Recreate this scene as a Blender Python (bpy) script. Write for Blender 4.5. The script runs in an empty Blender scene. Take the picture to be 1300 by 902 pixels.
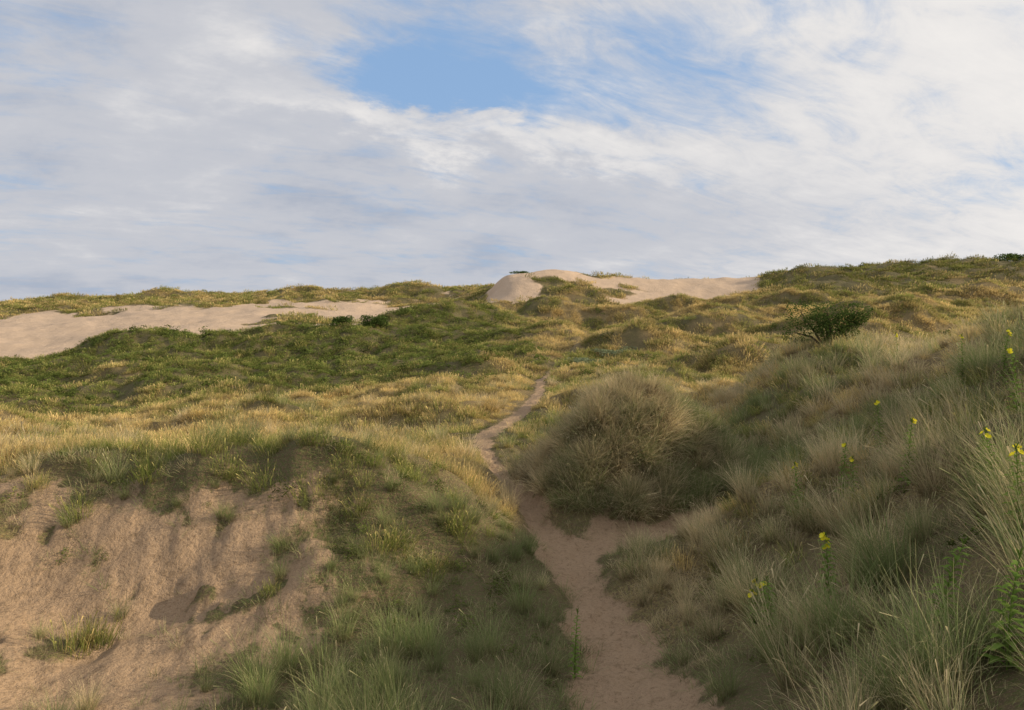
import bpy, math, numpy as np
from mathutils import Vector
rng = np.random.default_rng(7)
ZC = 6.0     # eye height datum (m)

# ------------------------------------------------------------------ helpers
def ss(x, a, b):
    t = np.clip((x - a) / (b - a), 0, 1)
    return t * t * (3 - 2 * t)

_perm = np.random.default_rng(3).permutation(256)
_perm = np.concatenate([_perm, _perm])
_ga = np.random.default_rng(4).uniform(0, 2 * np.pi, 256)
_gx, _gy = np.cos(_ga), np.sin(_ga)
def pn(x, y):
    xi = np.floor(x).astype(int); yi = np.floor(y).astype(int)
    xf = x - xi; yf = y - yi
    u = xf**3 * (xf * (xf * 6 - 15) + 10); v = yf**3 * (yf * (yf * 6 - 15) + 10)
    def g(ix, iy, dx, dy):
        h = _perm[_perm[ix & 255] + (iy & 255)]
        return _gx[h] * dx + _gy[h] * dy
    a = g(xi, yi, xf, yf); b = g(xi + 1, yi, xf - 1, yf)
    c = g(xi, yi + 1, xf, yf - 1); d = g(xi + 1, yi + 1, xf - 1, yf - 1)
    return (a + (b - a) * u) * (1 - v) + (c + (d - c) * u) * v
def fbm(x, y, o=4, off=0.0):
    s = 0; a = 1.0; f = 1.0
    for i in range(o):
        s = s + a * pn(x * f + off + 17.3 * i, y * f - off + 5.1 * i); a *= .5; f *= 2.03
    return s

# ------------------------------------------------------------------ heights from image coordinates at guessed distances: (tan bearing, depth m, level relative to eye m)
S = """
0 0.3 -1.65
-.9 2 -2.4
0 2 -2.5
.9 2 -1.9
-.8 4.5 -3.5
-.4 4.5 -3.6
0 4.5 -3.6
.3 4.5 -3.3
.75 4.5 -2.4
-.75 7 -4.4
-.55 8 -4.6
-.35 8 -4.5
-.1 7.5 -4.2
.05 7.5 -4.3
.16 8.8 -4.4
-.7 10 -4.2
-.55 10.5 -4.15
-.4 10.5 -4.1
-.9 12 -3.2
-.65 12.5 -2.95
-.45 12.5 -3.0
-.33 12.4 -2.95
-.2 12.8 -3.1
-.08 13.5 -3.45
-.03 14.5 -4.2
-.25 10.5 -4.15
-.1 11 -4.35
0 11 -4.5
.10 11.5 -4.55
.05 14.5 -4.6
0 17 -4.5
-.03 20 -4.5
-.04 22 -4.6
-.02 27 -4.9
.02 35 -5.1
.045 48 -5.3
.2 14 -4.5
.25 15 -4.55
.31 18.5 -4.45
-.75 16 -3.5
-.5 17 -3.8
-.3 17 -3.8
-.15 18 -4.1
-.7 24 -5.0
-.4 25 -5.0
-.15 25 -4.9
-.7 36 -6.8
-.35 38 -6.3
-.1 38 -5.5
-.75 50 -8.6
-.5 52 -7.9
-.3 56 -7.2
-.1 60 -6.2
.03 68 -4.9
-.75 80 -5.4
-.5 84 -4.3
-.3 88 -3.3
-.15 95 -1.9
-.05 105 -1.0
-.75 68 -7.1
-.4 72 -6.0
-.15 80 -4.3
-.7 98 -8.5
-.4 105 -7
-.2 118 -4.6
-.75 125 -6.5
-.75 165 -2.9
-.5 130 -4.6
-.5 175 -.6
-.25 135 -3.4
-.25 185 1.0
-.08 150 -.8
-.08 190 2.0
-.75 240 .8
-.6 240 1.6
-.45 245 2.6
-.3 245 3.4
-.15 230 4.6
-.06 215 5.4
-.7 350 -3
-.3 350 -2
0 350 -2
-.7 430 2
-.5 460 2
-.022 166 5.9
.0 168 7.6
.03 170 8.5
.08 171 8.4
.12 172 7.4
.2 175 6.6
.3 178 6.8
.35 180 7.2
-.04 165 1.6
-.04 150 0
0 143 -1.6
.1 143 -1.5
.2 146 -1.0
.32 150 -.3
.1 230 0
.3 230 0
.38 165 5.5
.42 170 8.6
.5 172 9.4
.62 170 10.5
.75 165 10.4
.9 165 10
.4 125 .6
.5 120 .4
.62 115 .3
.75 110 .3
.5 260 2
.8 260 2
.1 100 -4.0
.2 95 -4.0
.3 90 -3.8
.4 90 -3.0
.55 90 -2.4
.75 85 -2.2
.2 120 -2.6
.1 120 -3.0
.12 60 -5.3
.2 60 -5.2
.3 60 -5
.4 60 -4.4
.5 60 -4
.12 40 -5
.2 38 -4.8
.27 38 -4.7
.33 30 -4.5
.25 26 -4.8
.12 26 -4.9
.5 38 -4.3
.7 40 -4
.8 60 -3
.55 6 -2.95
.35 8.5 -3.95
.75 6.3 -2.05
.55 8.5 -2.95
.38 10.5 -3.85
.28 11 -4.3
.75 9 -1.65
.75 12 -1.4
.75 17 -.45
.9 14 -.2
1.1 12 .0
.62 12 -2.3
.62 18 -1.6
.64 22 -1.5
.5 13 -3.0
.5 20 -2.4
.52 26 -1.5
.45 28 -1.5
.4 15 -3.8
.4 21 -3.0
.4 25 -2.3
.34 20 -4.3
.33 23 -4.1
.45 34 -4.0
.6 31 -3.6
.75 25 -2.2
1.3 9 -.4
1.3 40 -2
-1.5 6 -3.2
-1.5 20 -4
-1.5 60 -6
-1.5 150 -4
1.5 150 5
-.6 900 -8
0 900 -8
.6 900 -8
-.6 3000 -14
0 3000 -14
.6 3000 -14
-.6 9000 -30
0 9000 -30
.6 9000 -30
""".split()
S = np.array(S, float).reshape(-1, 3)
cx, cy, cz = S[:, 0] * S[:, 1], S[:, 1], S[:, 2]
back = [(x, y, z) for (x, y, z) in [(-4,-5,-1.9),(4,-5,-1.4),(0,-8,-1.5),(-30,-30,-3),(30,-30,-1),(0,-60,-2),(-300,-100,-2),(300,-100,3),(0,-500,-4),(0,-8000,-25),(-8000,0,-25),(8000,0,-25)]]
cx = np.append(cx, [b[0] for b in back]); cy = np.append(cy, [b[1] for b in back]); cz = np.append(cz, [b[2] for b in back])
def emb(x, y):
    r = np.sqrt(x * x + y * y) + 1e-6
    return np.stack([x / r * 1.25, y / r * 1.25, np.log(r + .8)], -1)
C = emb(cx, cy)
EPS = 0.05
def K(a, b):
    d2 = ((a[:, None, :] - b[None, :, :]) ** 2).sum(-1)
    return np.sqrt(d2 + EPS * EPS)
n = len(C)
A = np.zeros((n + 1, n + 1)); A[:n, :n] = K(C, C) - 1e-4*np.eye(n); A[:n, n] = 1; A[n, :n] = 1
W = np.linalg.solve(A, np.append(cz, 0))
def rbf(x, y):
    sh = x.shape; x = x.ravel(); y = y.ravel(); out = np.empty(len(x))
    for i in range(0, len(x), 20000):
        out[i:i + 20000] = K(emb(x[i:i + 20000], y[i:i + 20000]), C) @ W[:n] + W[n]
    return out.reshape(sh)

# foot paths: (x, y, half width)
PATHS = [np.array([(0,0,.5),(.8,4,.6),(1.3,7,.68),(1.45,8.8,.72),(1.2,11.2,.48),(1.0,13,.6),(.55,14.8,.30),(-.05,17,.2),(-.6,20,.24),(-1.0,22.5,.30),(-1.05,25,.38),(-.6,27.5,.42),(.2,30.5,.34),(1.0,35,.38),(1.7,42,.28),(2.15,50,.30),(4.0,62,.22),(9,80,.25),(12.5,95,.5)]),
         np.array([(1.2,13,.6),(2.2,13.7,.7),(3.2,14.0,.6),(4.1,14.5,.32),(4.6,14.9,.05)]),
         np.array([(5.6,17.2,.1),(6.0,18.2,.4),(6.3,19.2,.1)])]
def pathdist(x, y):
    best = np.full(x.shape, 9.)
    for P in PATHS:
        for a, b in zip(P[:-1], P[1:]):
            dx, dy = b[0] - a[0], b[1] - a[1]
            k = np.clip(((x - a[0]) * dx + (y - a[1]) * dy) / (dx * dx + dy * dy), 0, 1)
            d = np.hypot(x - a[0] - k * dx, y - a[1] - k * dy)
            best = np.minimum(best, d / (a[2] + (b[2] - a[2]) * k))
    return best
def masks(x, y):
    yy = np.maximum(y, .5); t = x / yy
    n1 = fbm(x / 1.3, y / 1.3, 4); nf = fbm(x / 14, y / 9, 4, 3.1); nf2 = fbm(x / 22, y / 14, 3, 9.7); nq = fbm(x / .55, y / .55, 3, 12.)
    front = (y > 2)
    tR = np.interp(y, [5, 7, 8, 9, 10.5, 12, 12.8], [-.45, -.43, -.40, -.33, -.24, -.30, -.42])
    sC = ss(tR - t + n1 * .26 + nq * .14, -.13, .13) * ss(12.1 - y + n1 * 1.5 + nq * 1.0, -.5, .8) * ss(y, 4.2, 5.5)
    sC = sC * (1 - .8 * ss(n1 + .6 * nq + .35 * ss(-t, .58, .70) * ss(9.6 - y, 0, 1), .18, .55))
    up = 170 + (t + .75) * 42
    sA = ss(y + nf * 10, 98, 106) * ss(up - y + nf * 20, 0, 8) * ss(-.055 - t, 0, .05) * (1 - ss(nf2, .26, .40) * ss(t, -.6, -.3))
    sB1 = ss(t, -.045, -.03) * ss(.125 - t + nf * .06 - ss(169 - y, 0, 12) * .075, 0, .02) * ss(y + nf * 8, 144, 150) * ss(195 - y, 0, 8)
    sB2 = ss(t + nf * .09, .14, .17) * ss(.37 - t, 0, .015) * ss(y + nf * 14, 146, 153) * ss(192 - y, 0, 8)
    pd = pathdist(x, y)
    sD = 1 - ss(pd + n1 * .6 + nq * .5, .45, 1.5)
    sD = sD * (1 - .62 * ss(y, 48, 58))
    sE = (1 - ss(np.hypot((x - 3.6) / .6, (y - 7.9) / .35) + n1 * .8 + nq * .5, .5, 1.1)) * .6
    sand = np.maximum.reduce([sC, sA, sB1, sB2, sD, sE]) * front
    # vegetation colour: 0 green, 1 straw
    hill = ss(y + nf * 26, 50, 64) * ss(108 - y, 0, 6) * ss(.03 - t + nf * .12, -.03, .08)
    g = .42 + (1.1 * fbm(x / 9, y / 6, 3, 1.7) + .7 * fbm(x / 2.3, y / 2.0, 2, 6.)) * (1 - .55 * hill)
    def mixto(g, m, v, k=.8): return g + (v - .5) * m * 1.0
    plate = ss(y, 12, 14) * ss(50 - y + nf * 16, -4, 4) * ss(.0 - t, -.03, .03)
    mead = ss(y, 26, 34) * ss(150 - y, 0, 10) * ss(t, -.1, .02) * (1 - hill)
    rhill = ss(y + nf * 14, 112, 122) * ss(t + nf*.03, .36, .4)
    rd = ss(t, .26, .34) * ss(34 - y, 0, 6)
    bank = ss(t, -.36, -.28) * ss(.02 - t, 0, .04) * ss(y, 9.5, 10.5) * ss(13.6 - y, 0, .6)
    md = ss(3.2 - np.hypot(x - 3.1, y - 17.2), 0, .8)
    g = mixto(g, plate, .80); g = mixto(g, hill, .22); g = mixto(g, mead, .62); g = mixto(g, rhill, .10)
    g = mixto(g, rd, .52); g = mixto(g, bank, .50); g = mixto(g, md, .58)
    g = np.clip(g, 0, 1)
    return dict(sand=sand, gold=g, sC=sC, sD=sD, sA=sA * front, plate=plate, hill=hill, mead=mead, rd=rd, rhill=rhill, bank=bank, md=md, pd=pd)
def bump(x, y, x0, y0, rx, ry, h, p=2.2):
    q = ((x - x0) / rx) ** 2 + ((y - y0) / ry) ** 2
    return h * np.exp(-q ** (p / 2) * .9)
# individual dune hummocks in the middle distance: x, y, rx, ry, h
HUM = [(14,72,6,4,2.6),(24,84,8,4,3.2),(5,86,5,4,1.8),(33,100,9,5,3.6),(20,108,8,4,3.4),(8,112,7,4,2.8),(42,78,8,5,2.8),(52,92,10,5,3.2),(30,60,5,3,2.2),(17,52,4,3,1.8),(27,122,8,4,3.0),(45,110,9,4,3.0),
       (9,44,3,2.2,1.3),(-8,46,5,2.5,1.1),(-20,42,6,2.5,1.1),(-14,33,4,2,.8),(-5.5,31,3,1.6,.7),(-24,30,4,2,.8),(5.,33,2.2,1.8,.9),(7.5,29,2.2,1.6,.9),(-5,58,5,3,1.4),(62,128,14,7,3.5),(80,112,14,7,3),(45,125,9,6,2.5),
       (-30,90,6,4,1.4),(-48,84,7,4,1.4),(-10,100,6,5,1.2),(-62,215,14,8,2.5),(-110,222,18,8,2.5),(-150,228,16,8,2.2),(-30,205,12,8,2.5),
       (6.2,9.2,1.0,.8,.4),(4.6,12.2,1.1,.8,.55),(8.2,12.0,1.4,.9,.5),(10.2,18.,1.8,1.3,.5),(-3.2,12.6,1.3,.8,.4),(-5.6,12.6,1.0,.7,.35),(-2.6,10.4,1.0,.7,.3)]
def height(x, y, m=None):
    if m is None: m = masks(x, y)
    r = np.hypot(x, y)
    z = rbf(x, y)
    z = z + bump(x, y, 2.65, 17.0, 1.75, 1.5, 2.45, 2.6) + bump(x, y, 4.5, 17.6, 1.3, 1.2, 1.1)
    z = z + bump(x, y, 1.8, 15.5, 1.0, .8, .5)
    for h_ in HUM: z = z + bump(x, y, *h_)
    ns = 1 - .8 * m['sand']
    pf = .35 + .65 * ss(m['pd'], 1., 4.)
    z = z + .38 * fbm(x / 2.0, y / 1.8, 3, 2.) * ss(r, 8, 12) * ns * pf
    z = z + 1.3 * fbm(x / 9, y / 7, 3, 5.) * ss(r, 20, 40) * (1 - .6 * m['sand']) * pf
    z = z + 2.6 * fbm(x / 24, y / 17, 3, 8.) * ss(r, 60, 100) * (1 - .5 * m['sand']) * (1 - .5 * ss(r, 140, 160))
    z = z + 2.2 * fbm(x / 70, y / 50, 3, 8.) * ss(r, 190, 300)
    # trampled sand: shallow hollows
    z = z + (.09 * fbm(x / .6, y / .6, 4, 4.) + .28 * fbm(x / 2.4, y / 1.8, 2, 14.)) * m['sC'] + .11 * fbm(x / .45, y / .45, 3, 4.) * m['sD'] * ss(60 - r, 0, 20)
    z = z - .20 * (1 - ss(m['pd'], .4, 1.6)) * ss(24 - r, 0, 8)
    return z + ZC

# ------------------------------------------------------------------ node helpers
def new_mat(name):
    m = bpy.data.materials.new(name); m.use_nodes = True; m.node_tree.nodes.clear(); return m, NT(m.node_tree)
class NT:
    def __init__(s, t): s.t = t; s.n = t.nodes; s.l = t.links
    def put(s, sock, v):
        if v is None: return
        if isinstance(v, bpy.types.NodeSocket): s.l.new(v, sock)
        else: sock.default_value = v
    def m(s, op, a, b=None, c=None, clamp=False):
        x = s.n.new('ShaderNodeMath'); x.operation = op; x.use_clamp = clamp
        s.put(x.inputs[0], a); s.put(x.inputs[1], b); s.put(x.inputs[2], c); return x.outputs[0]
    def smooth(s, v, a, b, lo=0., hi=1.):
        x = s.n.new('ShaderNodeMapRange'); x.interpolation_type = 'SMOOTHSTEP'
        s.put(x.inputs[0], v); s.put(x.inputs[1], a); s.put(x.inputs[2], b); s.put(x.inputs[3], lo); s.put(x.inputs[4], hi); return x.outputs[0]
    def mix(s, f, a, b, mode='MIX'):
        x = s.n.new('ShaderNodeMix'); x.data_type = 'RGBA'; x.blend_type = mode
        s.put(x.inputs[0], f); s.put(x.inputs[6], a); s.put(x.inputs[7], b); return x.outputs[2]
    def noise(s, vec, scale, detail=4, rough=.55, dist=0.):
        x = s.n.new('ShaderNodeTexNoise'); s.put(x.inputs['Vector'], vec)
        x.inputs['Scale'].default_value = scale; x.inputs['Detail'].default_value = detail
        x.inputs['Roughness'].default_value = rough; x.inputs['Distortion'].default_value = dist; return x.outputs[0]
    def comb(s, a, b, c=0.):
        x = s.n.new('ShaderNodeCombineXYZ'); s.put(x.inputs[0], a); s.put(x.inputs[1], b); s.put(x.inputs[2], c); return x.outputs[0]
    def sep(s, v):
        x = s.n.new('ShaderNodeSeparateXYZ'); s.l.new(v, x.inputs[0]); return x.outputs
    def attr(s, name, typ='GEOMETRY'):
        x = s.n.new('ShaderNodeAttribute'); x.attribute_name = name; x.attribute_type = typ; return x.outputs
def rgb(r, g, b): return (r, g, b, 1)

# ------------------------------------------------------------------ ground material
gm, N = new_mat('dune_ground_material')
geo = N.n.new('ShaderNodeNewGeometry'); pos = geo.outputs['Position']
sa = N.attr('sand')[2]; go = N.attr('gold')[2]; far_lit = N.attr('lit_far_sand')[2]
nA = N.noise(pos, 3.0, 6); nB = N.noise(pos, 22., 5); nC = N.noise(pos, .35, 6, .6); nD = N.noise(pos, 90, 3)
nE = N.noise(pos, 9., 6, .7)
sf = N.m('ADD', sa, N.m('MULTIPLY', N.m('SUBTRACT', nA, .5), .8)); sf = N.m('ADD', sf, N.m('MULTIPLY', N.m('SUBTRACT', nE, .5), 1.2))
sf = N.smooth(sf, .30, .70)
sandc = N.mix(nC, rgb(.35, .24, .145), rgb(.44, .31, .20))
sandc = N.mix(N.smooth(nB, .5, .75), sandc, rgb(.28, .19, .115))
sandc = N.mix(N.smooth(nE, .50, .68, 0., .75), sandc, rgb(.23, .16, .095))
sandc = N.mix(N.smooth(nD, .58, .70), sandc, rgb(.12, .085, .05))
lit_sandc = N.mix(nC, rgb(.46, .34, .235), rgb(.60, .455, .33))  # paler far sand: sunlit look put into the colour
lit_sandc = N.mix(N.smooth(nA, .5, .75, 0., .5), lit_sandc, rgb(.38, .28, .19))
sandc = N.mix(far_lit, sandc, lit_sandc)
gf = N.smooth(N.m('ADD', go, N.m('MULTIPLY', N.m('SUBTRACT', nE, .5), 1.4)), .15, .95)
vegc = N.mix(gf, rgb(.105, .11, .042), rgb(.30, .225, .10))
vegc = N.mix(N.smooth(nB, .42, .60), vegc, rgb(.13, .095, .055))
vegc = N.mix(N.smooth(nD, .55, .68), vegc, rgb(.30, .23, .13))
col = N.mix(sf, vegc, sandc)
hgt = N.m('ADD', N.m('MULTIPLY', nA, .12), N.m('MULTIPLY', nB, .035))
hgt = N.m('ADD', hgt, N.m('MULTIPLY', nD, .008))
hgt = N.m('ADD', hgt, N.m('MULTIPLY', nE, .07))
hgt = N.m('ADD', hgt, N.m('MULTIPLY', nC, .5))
bp = N.n.new('ShaderNodeBump'); bp.inputs['Strength'].default_value = .8; bp.inputs['Distance'].default_value = 1.0
N.l.new(hgt, bp.inputs['Height'])
pb = N.n.new('ShaderNodeBsdfPrincipled'); pb.inputs['Roughness'].default_value = .95
pb.inputs['Specular IOR Level'].default_value = .1
N.l.new(col, pb.inputs['Base Color']); N.l.new(bp.outputs[0], pb.inputs['Normal'])
o = N.n.new('ShaderNodeOutputMaterial'); N.l.new(pb.outputs[0], o.inputs[0])

# ------------------------------------------------------------------ terrain sheet (polar grid out to the horizon)
ang = np.concatenate([np.arange(-180, -50, 2.5), np.arange(-50, 50, .17), np.arange(50, 180.1, 2.5)])
ang[-1] = 180
lr = np.concatenate([[.3, 1., 1.8, 2.6], np.exp(np.arange(math.log(3.2), math.log(300), .0095)), np.exp(np.arange(math.log(303), math.log(9000), .06))])
AA, RR = np.meshgrid(np.radians(ang), lr)
X = RR * np.sin(AA); Y = RR * np.cos(AA)
X = X.ravel(); Y = Y.ravel()
M = masks(X, Y); Z = height(X, Y, M)
M['far_lit'] = ss(Y, 90, 105)  # painted light by distance: far sand as if sunlit, near sand as if shaded
nr, na = len(lr), len(ang)
idx = np.arange(nr * na).reshape(nr, na)
F = np.stack([idx[:-1, :-1], idx[:-1, 1:], idx[1:, 1:], idx[1:, :-1]], -1).reshape(-1, 4)
P3 = np.stack([X, Y, Z], -1)
fn = np.cross(P3[F[:, 2]] - P3[F[:, 0]], P3[F[:, 3]] - P3[F[:, 1]])
fn /= np.linalg.norm(fn, axis=1)[:, None] + 1e-12
VN = np.zeros_like(P3)
for k in range(4): np.add.at(VN, F[:, k], fn)
VN /= np.linalg.norm(VN, axis=1)[:, None] + 1e-12
def mesh_from(name, co, faces, mat, attrs=None, smooth=True):
    me = bpy.data.meshes.new(name); nf_, k = faces.shape
    me.vertices.add(len(co)); me.vertices.foreach_set('co', co.astype('f').ravel())
    me.loops.add(nf_ * k); me.loops.foreach_set('vertex_index', faces.astype('i').ravel())
    me.polygons.add(nf_); me.polygons.foreach_set('loop_start', (np.arange(nf_) * k).astype('i'))
    me.update(calc_edges=True)
    if smooth: me.polygons.foreach_set('use_smooth', np.ones(nf_, bool))
    for an, (ty, data) in (attrs or {}).items():
        a = me.attributes.new(an, ty, 'POINT')
        a.data.foreach_set('value' if ty == 'FLOAT' else 'color' if ty == 'FLOAT_COLOR' else 'vector', data.astype('f').ravel())
    if mat: 
        for mm in (mat if isinstance(mat, list) else [mat]): me.materials.append(mm)
    me.validate(); return me
def link(name, me, parent=None):
    ob = bpy.data.objects.new(name, me); bpy.context.scene.collection.objects.link(ob)
    if parent: ob.parent = parent
    return ob
fx = X[F].mean(1); fy = Y[F].mean(1); ft = fx / np.maximum(fy, .5)
fD = (M['pd'][F].mean(1) < 1.6) & (fy < 100) & (fy > 0)
fL = (fy > 98) & (fy < 205) & (ft < -.05) & (M['sA'][F].mean(1) > .3)
fC = (fy > 143) & (fy < 200) & (ft > -.05) & (ft < .372) & ~fL
parts = {'sand_path': fD, 'sand_slope': fL & ~fD, 'sand_dune': fC & ~fD}
rest = ~(fD | fL | fC); parts['ground'] = rest
for nm, sel in parts.items():
    f = F[sel]; u, inv = np.unique(f, return_inverse=True); f2 = inv.reshape(f.shape)
    me = mesh_from(nm, P3[u], f2, gm, {'sand': ('FLOAT', M['sand'][u]), 'gold': ('FLOAT', M['gold'][u]), 'lit_far_sand': ('FLOAT', M['far_lit'][u])})
    me.normals_split_custom_set_from_vertices(VN[u].tolist())
    link(nm, me)

# ------------------------------------------------------------------ plant materials
def blade_mat(name, green, straw, base, gbias=0.):
    m, N = new_mat(name)
    bl = N.sep(N.attr('bl')[1]); ti = N.sep(N.attr('tint', 'INSTANCER')[1])
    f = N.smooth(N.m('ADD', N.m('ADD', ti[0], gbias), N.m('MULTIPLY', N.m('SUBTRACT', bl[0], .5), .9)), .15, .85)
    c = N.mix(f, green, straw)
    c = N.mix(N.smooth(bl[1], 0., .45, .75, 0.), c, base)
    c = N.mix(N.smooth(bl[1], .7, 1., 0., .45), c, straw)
    c = N.mix(1., c, N.comb(ti[1], ti[1], ti[1]), 'MULTIPLY')
    d = N.n.new('ShaderNodeBsdfDiffuse'); tr = N.n.new('ShaderNodeBsdfTranslucent'); mx = N.n.new('ShaderNodeMixShader')
    N.l.new(c, d.inputs[0]); N.l.new(c, tr.inputs[0]); mx.inputs[0].default_value = .38
    N.l.new(d.outputs[0], mx.inputs[1]); N.l.new(tr.outputs[0], mx.inputs[2])
    o = N.n.new('ShaderNodeOutputMaterial'); N.l.new(mx.outputs[0], o.inputs[0]); return m
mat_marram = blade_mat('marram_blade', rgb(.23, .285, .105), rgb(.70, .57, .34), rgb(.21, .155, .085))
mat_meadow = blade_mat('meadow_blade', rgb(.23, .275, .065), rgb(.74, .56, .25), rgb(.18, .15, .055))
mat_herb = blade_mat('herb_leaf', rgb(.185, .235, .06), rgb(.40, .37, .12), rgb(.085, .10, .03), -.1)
def leaf_mat(name, c1, c2, trans=.3):
    m, N = new_mat(name)
    bl = N.sep(N.attr('bl')[1]); c = N.mix(bl[0], c1, c2)
    d = N.n.new('ShaderNodeBsdfDiffuse'); tr = N.n.new('ShaderNodeBsdfTranslucent'); mx = N.n.new('ShaderNodeMixShader')
    N.l.new(c, d.inputs[0]); N.l.new(c, tr.inputs[0]); mx.inputs[0].default_value = trans
    N.l.new(d.outputs[0], mx.inputs[1]); N.l.new(tr.outputs[0], mx.inputs[2])
    o = N.n.new('ShaderNodeOutputMaterial'); N.l.new(mx.outputs[0], o.inputs[0]); return m
mat_bush = leaf_mat('shrub_leaf', rgb(.05, .08, .02), rgb(.12, .17, .045))
mat_bark = leaf_mat('shrub_bark', rgb(.09, .065, .045), rgb(.14, .10, .07), 0.)
mat_stem = leaf_mat('primrose_leaf', rgb(.13, .21, .04), rgb(.22, .32, .07))
mat_petal = leaf_mat('primrose_petal', rgb(.80, .70, .03), rgb(.85, .78, .08), .35)

# ------------------------------------------------------------------ tuft prototypes
def blades(name, nb, rad, L0, L1, w, th1, segs, mat, seed, seedhead=0., wind=(.0, .0), base_out=.35):
    r = np.random.default_rng(seed)
    ba = r.uniform(0, 2 * np.pi, nb); br = rad * np.sqrt(r.uniform(0, 1, nb))
    bx, by = br * np.cos(ba), br * np.sin(ba)
    la = ba + r.normal(0, .9, nb); th0 = base_out * br / rad * r.uniform(.2, 1.2, nb)
    th = th0 + r.uniform(.15, 1., nb) ** 1.3 * th1
    L = r.uniform(L0, L1, nb)
    dx, dy = np.cos(la) + wind[0], np.sin(la) + wind[1]; q = np.hypot(dx, dy) + 1e-6; dx /= q; dy /= q
    tw = np.arctan2(dy, dx) + np.pi / 2 + r.normal(0, .6, nb)
    wx, wy = np.cos(tw), np.sin(tw)
    co = []; bl = []; rd = r.uniform(0, 1, nb)
    px, py, pz = bx.copy(), by.copy(), np.full(nb, -.05)
    sh = r.uniform(0, 1, nb) < seedhead
    for k in range(segs + 1):
        s = k / segs; ww = w * .5 * (1 - s ** 1.6 * .88) * np.ones(nb)
        if k == segs: ww = np.where(sh, w * 1.1, ww)
        co.append(np.stack([px - wx * ww, py - wy * ww, pz], -1)); co.append(np.stack([px + wx * ww, py + wy * ww, pz], -1))
        bl += [np.stack([rd, np.full(nb, s), rd * 0], -1)] * 2
        a = th0 + (th - th0) * (s + .5 / segs)
        px = px + np.sin(a) * dx * L / segs; py = py + np.sin(a) * dy * L / segs; pz = pz + np.cos(a) * L / segs
    co = np.stack(co, 1); bl = np.stack(bl, 1); kk = 2 * (segs + 1)
    b0 = np.arange(nb)[:, None] * kk
    fs = np.concatenate([b0 + np.array([[2 * k, 2 * k + 1, 2 * k + 3, 2 * k + 2]]) for k in range(segs)], 0)
    me = mesh_from(name, co.reshape(-1, 3), fs, mat, {'bl': ('FLOAT_VECTOR', bl.reshape(-1, 3))})
    return me
def leafcloud(nl, size, pts_fn, r, aspect=.5):
    p = pts_fn(nl); d = r.normal(0, 1, (nl, 3)); d[:, 2] = np.abs(d[:, 2]) * .6; d /= np.linalg.norm(d, axis=1)[:, None]
    e = np.cross(d, r.normal(0, 1, (nl, 3))); e /= np.linalg.norm(e, axis=1)[:, None]
    s = size * r.uniform(.6, 1.3, nl)[:, None]
    co = np.stack([p - d * s * .5, p + e * s * aspect * .5, p + d * s * .5, p - e * s * aspect * .5], 1)
    rd = r.uniform(0, 1, nl)
    return co.reshape(-1, 3), np.arange(nl * 4).reshape(-1, 4), np.repeat(rd, 4)
def herb(name, nl, rad, h, size, seed):
    r = np.random.default_rng(seed)
    cc = r.normal(0, rad * .5, (7, 2)); 
    def pf(n_):
        k = r.integers(0, 7, n_); q = r.normal(0, rad * .22, (n_, 2)) + cc[k]
        z = h * r.uniform(0, 1, n_) * (.5 + .5 * (k % 3) / 2) * np.exp(-(q ** 2).sum(1) / rad ** 2 * .5)
        return np.stack([q[:, 0], q[:, 1], z], -1)
    co, f, rd = leafcloud(nl, size, pf, r, .45)
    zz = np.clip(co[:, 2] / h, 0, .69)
    return mesh_from(name, co, f, mat_herb, {'bl': ('FLOAT_VECTOR', np.stack([rd, zz, zz * 0], -1))})

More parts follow.
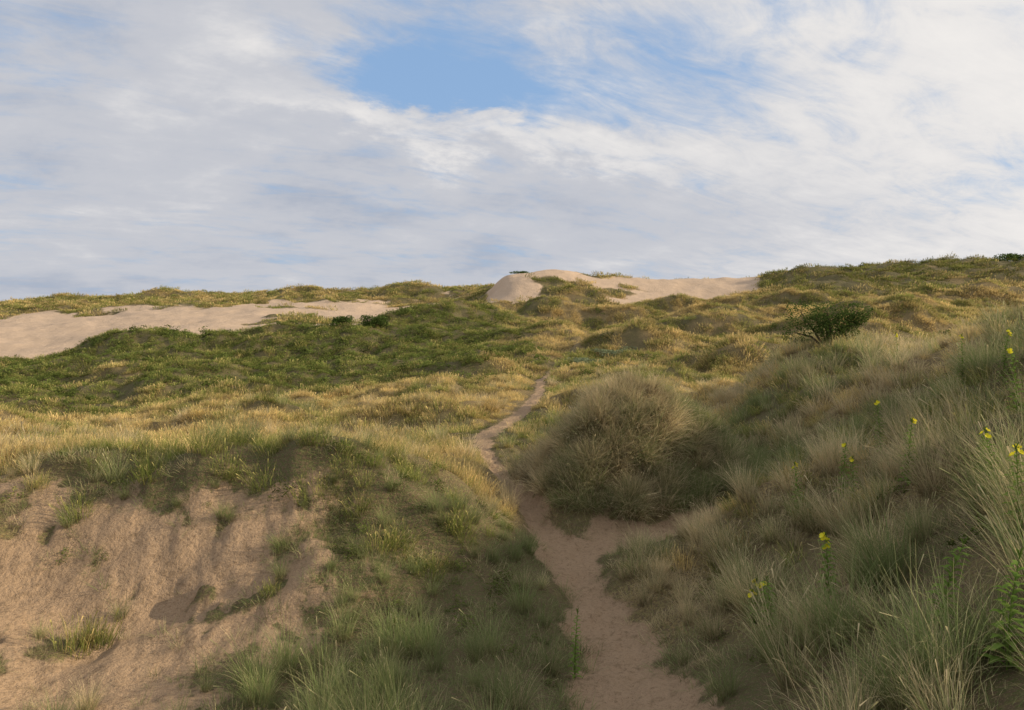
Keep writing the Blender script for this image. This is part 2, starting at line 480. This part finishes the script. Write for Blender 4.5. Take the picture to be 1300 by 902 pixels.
def scatter(name, protos, pts, tintv, scl, align, sclz=None):
    n_ = len(pts)
    coll = bpy.data.collections.new(name + '_kinds')
    for i, me in enumerate(protos):
        coll.objects.link(bpy.data.objects.new('%s_kind_%02d' % (name, i), me))
    x, y = pts[:, 0], pts[:, 1]; z = height(x, y); e = .25
    gx = (height(x + e, y) - z) / e; gy = (height(x, y + e) - z) / e
    yaw = rng.uniform(0, 2 * np.pi, n_)
    lx, ly = -np.arctan(gx) * align, -np.arctan(gy) * align
    c, s = np.cos(-yaw), np.sin(-yaw); ax, ay = c * lx - s * ly, s * lx + c * ly
    rot = np.stack([-ay, ax, yaw], -1)
    sc = np.stack([scl, scl, scl if sclz is None else sclz], -1)
    me = bpy.data.meshes.new(name); me.vertices.add(n_)
    me.vertices.foreach_set('co', np.stack([x, y, z], -1).astype('f').ravel())
    for an, d in (('rot', rot), ('scl', sc), ('tint', tintv)):
        a = me.attributes.new(an, 'FLOAT_VECTOR', 'POINT'); a.data.foreach_set('vector', d.astype('f').ravel())
    ob = link(name, me)
    g = bpy.data.node_groups.new(name + '_nodes', 'GeometryNodeTree')
    g.interface.new_socket('Geometry', in_out='INPUT', socket_type='NodeSocketGeometry')
    g.interface.new_socket('Geometry', in_out='OUTPUT', socket_type='NodeSocketGeometry')
    gi = g.nodes.new('NodeGroupInput'); gout = g.nodes.new('NodeGroupOutput')
    iop = g.nodes.new('GeometryNodeInstanceOnPoints'); ci = g.nodes.new('GeometryNodeCollectionInfo')
    ci.inputs['Collection'].default_value = coll; ci.inputs['Separate Children'].default_value = True; ci.inputs['Reset Children'].default_value = True
    def na_(nm):
        q = g.nodes.new('GeometryNodeInputNamedAttribute'); q.data_type = 'FLOAT_VECTOR'; q.inputs['Name'].default_value = nm; return q.outputs['Attribute']
    er = g.nodes.new('FunctionNodeEulerToRotation'); g.links.new(na_('rot'), er.inputs[0])
    g.links.new(gi.outputs[0], iop.inputs['Points']); g.links.new(ci.outputs[0], iop.inputs['Instance'])
    iop.inputs['Pick Instance'].default_value = True
    g.links.new(er.outputs[0], iop.inputs['Rotation']); g.links.new(na_('scl'), iop.inputs['Scale'])
    g.links.new(iop.outputs[0], gout.inputs[0])
    md = ob.modifiers.new('scatter', 'NODES'); md.node_group = g
    return ob
def sector(r0, r1, dens, amax=44):
    a = math.radians(amax); area = a * (r1 * r1 - r0 * r0); k = int(area * dens)
    r = np.sqrt(rng.uniform(r0 * r0, r1 * r1, k)); t = rng.uniform(-a, a, k)
    return np.stack([r * np.sin(t), r * np.cos(t)], -1)
def tint(m, sel, lo=.65, hi=1.2):
    g = m['gold'][sel]; n_ = len(g)
    return np.stack([np.clip(g + rng.normal(0, .18, n_), 0, 1), rng.uniform(lo, hi, n_), np.zeros(n_)], -1)

# near marram tussocks
P = sector(2.4, 17, 6.0); m = masks(P[:, 0], P[:, 1]); x, y = P.T
clump = fbm(x / .9, y / .9, 2, 3.)
off_path = ss(m['pd'], .9, 1.3)
keep = rng.uniform(0, 1, len(P)) < (1 - ss(m['sand'], .4, .95)) * (.12 + .88 * ss(clump, -.10, .14)) * (1 - .9 * m['plate']) * off_path
keep &= (np.hypot(x, y) > 4.5)
s = rng.uniform(.5, 1.0, len(P)) * (1 - .3 * m['bank']) * (1 + .45 * clump) * (.8 + .25 * ss(x / y, .2, .4)) * (1 - .45 * ss(m['sand'], .1, .5)) * (1 - .35 * ss(1.9 - m['pd'], 0, .9))
pm = [blades('marram_%d' % i, 150, .17, .35, 1.0, .0075, 1.5, 5, mat_marram, 10 + i, .04) for i in range(5)]
scatter('marram_grass', pm, P[keep], tint(m, keep), s[keep], .35)
# short turf and dead thatch lying between the tussocks, thinning out over the sand
P = sector(5, 20, 5.5); m = masks(P[:, 0], P[:, 1]); x, y = P.T
edge = ss(m['sC'], .1, .5) * ss(y + fbm(x / 1.1, y / 1.1, 2, 4.) * 1.6, 10.4, 12.0)
pr = (1 - ss(m['sand'], .35, .95)) * ss(m['pd'], .6, 1.0) + edge * .4 + m['sC'] * .07
keep = rng.uniform(0, 1, len(P)) < pr
tt = tint(m, keep, .55, 1.1); tt[:, 0] = np.clip(tt[:, 0] + .12 + .4 * m['sC'][keep], 0, 1)
pt = [blades('turf_%d' % i, 120, .3, .05, .24, .007, 1.5, 3, mat_marram, 20 + i, .0, base_out=.9) for i in range(4)]
scatter('dune_turf', pt, P[keep], tt, rng.uniform(.6, 1.3, keep.sum()) * (1 - .45 * m['sC'][keep]), .9)
# sparse sprigs growing on open sand, thick along its broken edges
P = sector(5.5, 14, 26.0); m = masks(P[:, 0], P[:, 1]); x, y = P.T
rim = ss(m['sand'], .03, .25) * (1 - ss(m['sand'], .55, .95))
keep = rng.uniform(0, 1, len(P)) < np.clip(m['sC'] * (.02 + .16 * ss(fbm(x / .7, y / .7, 2, 22.), .0, .25)) + .75 * rim, 0, 1)
keep &= ~((m['sD'] > .75))
tt = tint(m, keep, .5, 1.15)
psp = [blades('sprig_%d' % i, 24, .07, .08, .34, .006, 1.3, 3, mat_marram, 26 + i, .0, base_out=.8) for i in range(4)]
scatter('marram_sprigs', psp, P[keep], tt, rng.uniform(.5, 1.2, keep.sum()), .5)
# marram further off
P = sector(17, 46, 4.0); m = masks(P[:, 0], P[:, 1]); x, y = P.T
clump = fbm(x / 1.4, y / 1.4, 2, 3.)
keep = rng.uniform(0, 1, len(P)) < (1 - ss(m['sand'], .2, .6)) * (.08 + .92 * m['rd'] * (.35 + .65 * ss(clump, -.15, .15))) * ss(m['pd'], 1.3, 3.5)
s = rng.uniform(.5, 1., len(P)) * (1 + .3 * clump)
pm2 = [blades('marram_mid_%d' % i, 110, .24, .35, .95, .012, 1.4, 4, mat_marram, 30 + i, .04) for i in range(4)]
scatter('marram_grass', pm2, P[keep], tint(m, keep), s[keep], .35)
# the big tussock mound beside the path
a_ = rng.uniform(0, 2 * np.pi, 360); q_ = np.sqrt(rng.uniform(0, 1, 360)) * 2.8
P = np.stack([3.1 + 1.15 * q_ * np.cos(a_), 16.9 + .85 * q_ * np.sin(a_)], -1)
P = np.concatenate([P, np.stack([rng.uniform(.9, 2.9, 60), rng.uniform(14.6, 16.2, 60)], -1)]); m = masks(P[:, 0], P[:, 1]); x, y = P.T
keep = rng.uniform(0, 1, len(P)) < (1 - ss(m['sand'], .3, .8)) * ss(m['pd'], 1.0, 1.35)
tt = tint(m, keep, .5, 1.1)
pmm = [blades('marram_mound_%d' % i, 140, .22, .3, .95, .010, 1.9, 6, mat_marram, 36 + i, .02) for i in range(4)]
scatter('marram_grass', pmm, P[keep], tt, rng.uniform(.5, .95, keep.sum()), .8)
# meadow grass
def lowpath(m): return .4 + .6 * ss(m['pd'], 1.5, 4.)
P = sector(10.5, 24, 8); m = masks(P[:, 0], P[:, 1]); x, y = P.T
keep = rng.uniform(0, 1, len(P)) < (1 - ss(m['sand'], .2, .6)) * np.maximum(m['plate'], .3) * ss(m['pd'], 1.1, 1.5) * (1 - m['md'])
s = rng.uniform(.5, 1.05, len(P)) * lowpath(m)
pw = [blades('meadow_%d' % i, 120, .27, .12, .5, .009, .9, 4, mat_meadow, 50 + i, .25) for i in range(4)]
scatter('meadow_grass', pw, P[keep], tint(m, keep), s[keep], .5)
P = sector(24, 52, 3.2); m = masks(P[:, 0], P[:, 1]); x, y = P.T
keep = rng.uniform(0, 1, len(P)) < (1 - ss(m['sand'], .3, .7)) * (1 - .6 * m['rd']) * ss(m['pd'], 1.2, 1.9)
s = rng.uniform(.5, 1.15, len(P)) * lowpath(m)
pw = [blades('meadow_mid_%d' % i, 140, .5, .12, .45, .016, .9, 3, mat_meadow, 60 + i, .25) for i in range(4)]
scatter('meadow_grass', pw, P[keep], tint(m, keep, .6, 1.25), s[keep], .8)
P = sector(50, 135, 1.2, 43); m = masks(P[:, 0], P[:, 1]); x, y = P.T
keep = rng.uniform(0, 1, len(P)) < (1 - ss(m['sand'], .3, .7)) * (1 - .6 * m['hill']) * ss(m['pd'], 1.2, 2.5)
s = rng.uniform(.5, 1.3, len(P)) * lowpath(m)
pw = [blades('meadow_far_%d' % i, 150, .85, .12, .5, .03, .9, 2, mat_meadow, 70 + i, .2) for i in range(4)]
tt = tint(m, keep, .6, 1.2); tt[:, 0] = np.where(m['hill'][keep] > .5, tt[:, 0] * .6, tt[:, 0])
scatter('meadow_grass', pw, P[keep], tt, s[keep], 1.)
P = sector(132, 330, .26, 42); m = masks(P[:, 0], P[:, 1]); x, y = P.T
keep = rng.uniform(0, 1, len(P)) < (1 - ss(m['sand'], .3, .6)) * (1 - .35 * m['rhill'])
s = rng.uniform(.5, 1.3, len(P))
pw = [blades('meadow_ridge_%d' % i, 150, 1.9, .2, .65, .08, .9, 2, mat_meadow, 80 + i, .1) for i in range(3)]
tt = tint(m, keep, .55, 1.2); tt[:, 1] *= 1 - .25 * m['rhill'][keep]
scatter('meadow_grass', pw, P[keep], tt, s[keep], 1.)
# herbs
P = sector(7, 30, 3.6); m = masks(P[:, 0], P[:, 1]); x, y = P.T
edge = ss(m['sC'], .1, .5) * ss(y + fbm(x / 1.1, y / 1.1, 2, 4.) * 1.6, 10.4, 11.8)
pr = (1 - ss(m['sand'], .2, .6)) * (.22 + .6 * m['bank'] + .15 * m['plate'] * (1 - m['gold'])) * (1 - .6 * m['rd']) * (1 - .7 * m['md']) * ss(m['pd'], 1.1, 1.5) + edge * .6 + m['sC'] * .05
keep = rng.uniform(0, 1, len(P)) < pr
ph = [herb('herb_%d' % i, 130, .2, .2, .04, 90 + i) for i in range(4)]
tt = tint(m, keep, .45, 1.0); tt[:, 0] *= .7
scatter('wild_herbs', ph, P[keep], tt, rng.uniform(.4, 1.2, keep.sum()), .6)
P = sector(46, 112, 1.6, 42); m = masks(P[:, 0], P[:, 1]); x, y = P.T
pr = (1 - ss(m['sand'], .1, .4)) * (.06 + .8 * m['hill'])
keep = rng.uniform(0, 1, len(P)) < pr
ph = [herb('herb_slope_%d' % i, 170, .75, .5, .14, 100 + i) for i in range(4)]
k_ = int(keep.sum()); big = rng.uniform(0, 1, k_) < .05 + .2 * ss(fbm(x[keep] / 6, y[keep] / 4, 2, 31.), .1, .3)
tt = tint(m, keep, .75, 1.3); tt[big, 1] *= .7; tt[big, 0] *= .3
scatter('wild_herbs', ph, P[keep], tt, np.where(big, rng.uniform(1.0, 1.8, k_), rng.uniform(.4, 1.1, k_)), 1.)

# ------------------------------------------------------------------ shrubs
def tube(p0, p1, r0, r1, k=6):
    p0 = np.array(p0, float); p1 = np.array(p1, float); d = p1 - p0; d /= np.linalg.norm(d) + 1e-9
    a = np.cross(d, [0.3, 1, .2]); a /= np.linalg.norm(a); b = np.cross(d, a)
    th = np.arange(k) * 2 * np.pi / k; ring = np.cos(th)[:, None] * a + np.sin(th)[:, None] * b
    co = np.concatenate([p0 + ring * r0, p1 + ring * r1]); i = np.arange(k); j = (i + 1) % k
    return co, np.stack([i, j, j + k, i + k], -1)
def shrub(name, x, y, wx, wy, h, nl, leaf, seed, mat=None):
    r = np.random.default_rng(seed); nlobe = 11
    lc = np.stack([r.uniform(-.42, .42, nlobe) * wx, r.uniform(-.42, .42, nlobe) * wy, r.uniform(.25, .78, nlobe) * h], -1)
    lr_ = r.uniform(.16, .30, nlobe)
    def pf(n_):
        k = r.integers(0, nlobe, n_); d = r.normal(0, 1, (n_, 3)); d /= np.linalg.norm(d, axis=1)[:, None]
        rr = r.uniform(.35, 1.05, n_) ** .6
        q = lc[k] + d * (lr_[k] * rr)[:, None] * np.array([wx, wy, h * 1.1]); q[:, 2] = np.abs(q[:, 2]); return q
    co, f, rd = leafcloud(nl, leaf, pf, r, .55)
    cs, fs, rs, mi = [co], [f], [rd], [np.zeros(len(f), int)]; off = len(co)
    for k in range(nlobe):
        mid = lc[k] * np.array([.5, .5, .55]) + r.normal(0, .03 * h, 3)
        for a, b, r0, r1 in (((0, 0, -.15), mid, .035 * h, .022 * h), (mid, lc[k] * 1.05, .022 * h, .008 * h)):
            c2, f2 = tube(a, b, r0, r1); cs.append(c2); fs.append(f2 + off); rs.append(np.full(len(c2), .5)); mi.append(np.ones(len(f2), int)); off += len(c2)
    co = np.concatenate(cs); f = np.concatenate(fs); rd = np.concatenate(rs)
    me = mesh_from(name, co, f, [mat or mat_bush, mat_bark], {'bl': ('FLOAT_VECTOR', np.stack([rd, rd, rd], -1))}, False)
    me.polygons.foreach_set('material_index', np.concatenate(mi).astype('i'))
    ob = link(name, me); zz = height(np.array([x]), np.array([y]))[0]; ob.location = (x, y, zz - .05); return ob
shrub('shrub', 12.0, 26.0, 2.6, 1.8, 1.7, 5600, .09, 1)
shrub('shrub', -17.2, 86, 3.6, 2.4, 2.1, 2200, .22, 2)
shrub('shrub', -21.5, 87, 2.6, 2, 1.6, 1600, .22, 3)
shrub('shrub', 1.5, 169, 4, 3, .9, 900, .25, 4)
shrub('shrub', 116, 157, 9, 5, 2.8, 2600, .4, 5)
shrub('shrub', 121, 159, 8, 5, 2.4, 2000, .4, 6)
mat_willow = leaf_mat('creeping_willow_leaf', rgb(.19, .225, .12), rgb(.30, .34, .20))
shrub('creeping_willow', 10.2, 66, 4.2, 3, .9, 2600, .14, 7, mat_willow)
shrub('creeping_willow', 6.5, 60, 3.2, 3, .7, 1800, .14, 8, mat_willow)

# ------------------------------------------------------------------ flowering plants
def primrose(name, x, y, h, seed, flowers=4, lw=1.0):
    r = np.random.default_rng(seed); cs, fs, mi, rs = [], [], [], []; off = 0
    def add(co, f, m_, rv=None):
        nonlocal off
        co = np.array(co, float); f = np.array(f); cs.append(co); fs.append(f + off); mi.append(np.full(len(f), m_)); rs.append(np.full(len(co), r.uniform() if rv is None else rv)); off += len(co)
    lean = r.normal(0, .08, 2)
    def axis(s): return np.array([lean[0] * h * s * s, lean[1] * h * s * s, h * s])
    for k in range(6): add(*tube(axis(k / 6), axis((k + 1) / 6), .008 * (1 - k / 8), .008 * (1 - (k + 1) / 8)), 0)
    nl = int(46 * h / .6)
    for i in range(nl):
        s = .05 + .9 * i / nl; a = i * 2.4 + r.normal(0, .2); L = (.17 * (1 - .55 * s) + .02) * r.uniform(.8, 1.2) * lw; wd = L * .13
        d = np.array([math.cos(a), math.sin(a), 0]); sd = np.array([-math.sin(a), math.cos(a), 0]); b = axis(s); pts = []
        for q, wv in ((0, .15), (.3, .9), (.65, 1.), (1, .05)):
            c = b + d * L * q * .85 + np.array([0, 0, L * (.75 * q - .7 * q * q)]); pts += [c - sd * wd * wv, c + sd * wd * wv]
        add(pts, [[0, 1, 3, 2], [2, 3, 5, 4], [4, 5, 7, 6]], 0)
    for i in range(flowers):
        a = r.uniform(0, 6.28); b = axis(1 - .035 * i) + np.array([math.cos(a), math.sin(a), .3]) * .025
        up = np.array([math.cos(a) * .8, math.sin(a) * .8, .8]); up /= np.linalg.norm(up)
        e1 = np.cross(up, [0, 0, 1.]); e1 /= np.linalg.norm(e1); e2 = np.cross(up, e1); R = .034 * r.uniform(.7, 1.1)
        for p in range(4):
            q = p * math.pi / 2; d = e1 * math.cos(q) + e2 * math.sin(q); sd = np.cross(up, d)
            add([b - sd * R * .15, b + sd * R * .15, b + d * R * .6 + up * R * .35 + sd * R * .55, b + d * R * .6 + up * R * .35 - sd * R * .55,
                 b + d * R * 1.05 + up * R * .5 + sd * R * .5, b + d * R * 1.05 + up * R * .5 - sd * R * .5], [[0, 1, 2, 3], [3, 2, 4, 5]], 1)
    for i in range(6):
        a = i * 1.1; b = axis(.97 + .01 * i); add(*tube(b, b + np.array([math.cos(a) * .02, math.sin(a) * .02, .045]), .005, .003, 5), 0)
    co = np.concatenate(cs); f = np.concatenate(fs); rd = np.concatenate(rs)
    me = mesh_from(name, co, f, [mat_stem, mat_petal], {'bl': ('FLOAT_VECTOR', np.stack([rd, rd, rd], -1))}, False)
    me.polygons.foreach_set('material_index', np.concatenate(mi).astype('i'))
    ob = link(name, me); zz = height(np.array([x]), np.array([y]))[0]; ob.location = (x, y, zz - .03); return ob
for i, (t, y, h, fl) in enumerate([(.464, 7.8, .8, 6), (.706, 7.2, .85, 3), (.72, 11.5, .95, 3), (.742, 6., .9, 3), (.725, 4.6, .8, 0), (.69, 7.6, .75, 0), (.42, 11, .85, 3), (.565, 19, .95, 4), (.74, 9.0, .85, 2), (.50, 10.5, .9, 2), (.58, 9.2, .9, 2), (.66, 12.5, .95, 2), (.54, 12, .95, 2), (.485, 11, .95, 2), (.38, 7.6, .7, 0), (.63, 5.6, .8, 0)]):
    primrose('evening_primrose', t * y, y, h, 40 + i, fl)
primrose('fleabane_plant', .092 * 8.3, 8.3, .85, 77, 0, .6)
for i, (t, y) in enumerate([(.355, 8.4), (.37, 8.6), (.36, 8.8)]): primrose('ragwort', t * y, y, .42, 60 + i, 5, .6)
for i, (t, y) in enumerate([(.28, 22), (.29, 23.5), (.27, 24)]): primrose('ragwort', t * y, y, .75, 64 + i, 9, .6)

# ------------------------------------------------------------------ sky
SUN_EL, SUN_AZ = 20., 86.
w = bpy.data.worlds.new('World'); bpy.context.scene.world = w; w.use_nodes = True
w.node_tree.nodes.clear(); N = NT(w.node_tree)
sky = N.n.new('ShaderNodeTexSky'); sky.sky_type = 'NISHITA'; sky.sun_disc = False
sky.sun_elevation = math.radians(SUN_EL); sky.sun_rotation = math.radians(SUN_AZ)
tc = N.n.new('ShaderNodeTexCoord').outputs['Generated']; X_, Y_, Z_ = N.sep(tc)
ay = N.m('MAXIMUM', N.m('ABSOLUTE', Y_), .25); T = N.m('DIVIDE', X_, ay); E = N.m('DIVIDE', Z_, ay)
zz = N.m('ADD', N.m('MAXIMUM', Z_, 0.), .20)
PX = N.m('DIVIDE', X_, zz); PY = N.m('DIVIDE', Y_, zz); Pv = N.comb(PX, PY)
n1 = N.noise(Pv, 1.5, 10, .55, .25)
n2 = N.noise(Pv, 4.0, 9, .62, .15)
n4 = N.noise(N.comb(PX, PY, 7.3), .6, 5, .5, .2)
n5 = N.noise(N.comb(T, N.m('MULTIPLY', E, 2.2), 3.3), 5.5, 10, .62, .2)
ca, sa_ = math.cos(math.radians(32)), math.sin(math.radians(32))
U = N.m('ADD', N.m('MULTIPLY', PX, ca), N.m('MULTIPLY', PY, sa_)); V = N.m('SUBTRACT', N.m('MULTIPLY', PY, ca), N.m('MULTIPLY', PX, sa_))
n3 = N.noise(N.comb(N.m('MULTIPLY', U, .9), N.m('MULTIPLY', V, 1.7)), 1.7, 10, .64, .6)
n6 = N.noise(N.comb(N.m('MULTIPLY', U, 1.0), N.m('MULTIPLY', V, 2.4), 4.), 2.9, 10, .66, .8)
def gauss(t0, e0, rt, re, rot=0.):
    c, s = math.cos(rot), math.sin(rot)
    a = N.m('SUBTRACT', T, t0); b = N.m('SUBTRACT', E, e0)
    p = N.m('DIVIDE', N.m('ADD', N.m('MULTIPLY', a, c), N.m('MULTIPLY', b, s)), rt)
    q = N.m('DIVIDE', N.m('SUBTRACT', N.m('MULTIPLY', b, c), N.m('MULTIPLY', a, s)), re)
    return N.m('EXPONENT', N.m('MULTIPLY', N.m('ADD', N.m('MULTIPLY', p, p), N.m('MULTIPLY', q, q)), -1.))
def add(*a):
    r_ = a[0]
    for b in a[1:]: r_ = N.m('ADD', r_, b)
    return r_
def mul(a, b): return N.m('MULTIPLY', a, b)
def cen(a, k): return N.m('MULTIPLY', N.m('SUBTRACT', a, .5), k)
# the grey cloud bank has a crisp puffy upper edge; above it the sky opens
puff = add(cen(n5, .22), cen(n2, .07))
above = N.m('SUBTRACT', E, N.m('SUBTRACT', .252, mul(T, .16)))
edge = N.smooth(add(above, puff), -.004, .034)
rightof = N.smooth(add(T, .27, cen(n5, .45)), -.05, .08)
gap = add(mul(gauss(-.13, .335, .16, .10, .0), .82), mul(gauss(.07, .29, .24, .05, -.12), .50), mul(gauss(.22, .40, .42, .09, .15), .42))
gap = mul(mul(gap, edge), rightof)
cov = add(N.m('SUBTRACT', 1.02, gap), cen(n3, 1.6), cen(n1, .9), cen(n2, .7), cen(n6, 1.5))
cov = N.smooth(cov, .0, 1.05)
left = N.smooth(T, -.1, .4, 1., 0.)
sh = add(.57, mul(cen(n1, 1.5), N.m('ADD', .2, mul(left, .8))), cen(n2, .3), cen(n3, .45), cen(n4, .3), mul(cen(n5, 1.0), left), cen(n6, .4))
sh = add(sh, N.smooth(T, -.2, .8, 0., .40))
sh = N.m('SUBTRACT', sh, mul(gauss(-.12, .15, .60, .065, -.05), .30))
sh = N.m('SUBTRACT', sh, mul(gauss(-.62, .40, .30, .14), .20))
band = N.m('DIVIDE', N.m('SUBTRACT', add(above, puff), -.010), .028)
sh = add(sh, mul(mul(N.m('EXPONENT', mul(mul(band, band), -1.)), N.smooth(T, .45, .1)), mul(N.smooth(T, -.55, -.2), .26)))
sh = N.m('SUBTRACT', sh, mul(gauss(-.6, .02, .5, .06), .16))
c1 = N.mix(N.smooth(sh, -.1, .55), rgb(4.0, 4.45, 5.4), rgb(5.6, 5.75, 6.25))
c2 = N.mix(N.smooth(sh, .5, 1.2), c1, rgb(8.9, 8.6, 8.3))
blue = N.mix(.75, N.mix(1., sky.outputs[0], rgb(1.4, 1.4, 1.4), 'MULTIPLY'), rgb(2.9, 4.7, 7.6))
skyc = N.mix(cov, blue, c2)
bg = N.n.new('ShaderNodeBackground'); bg.inputs[1].default_value = .1; N.l.new(skyc, bg.inputs[0])
o = N.n.new('ShaderNodeOutputWorld'); N.l.new(bg.outputs[0], o.inputs[0])

# ------------------------------------------------------------------ sun + camera
sl = bpy.data.lights.new('sun', 'SUN'); sl.energy = 5.; sl.angle = math.radians(.8); sl.color = (1., .84, .62)
so = bpy.data.objects.new('sun', sl); bpy.context.scene.collection.objects.link(so)
el, az = math.radians(SUN_EL), math.radians(SUN_AZ)
sd = Vector((math.sin(az) * math.cos(el), math.cos(az) * math.cos(el), math.sin(el)))
so.rotation_euler = sd.to_track_quat('Z', 'Y').to_euler(); so.location = (40, 0, 40)
cam = bpy.data.cameras.new('camera'); co_ = bpy.data.objects.new('camera', cam); bpy.context.scene.collection.objects.link(co_)
cam.lens = 24.; cam.sensor_width = 36; cam.clip_end = 20000; cam.clip_start = .1; cam.shift_y = -63 / 1300
co_.location = (0, 0, ZC); co_.rotation_euler = (math.radians(90), 0, 0)
bpy.context.scene.camera = co_
vs = bpy.context.scene.view_settings; vs.view_transform = 'Standard'; vs.look = 'None'; vs.exposure = 0
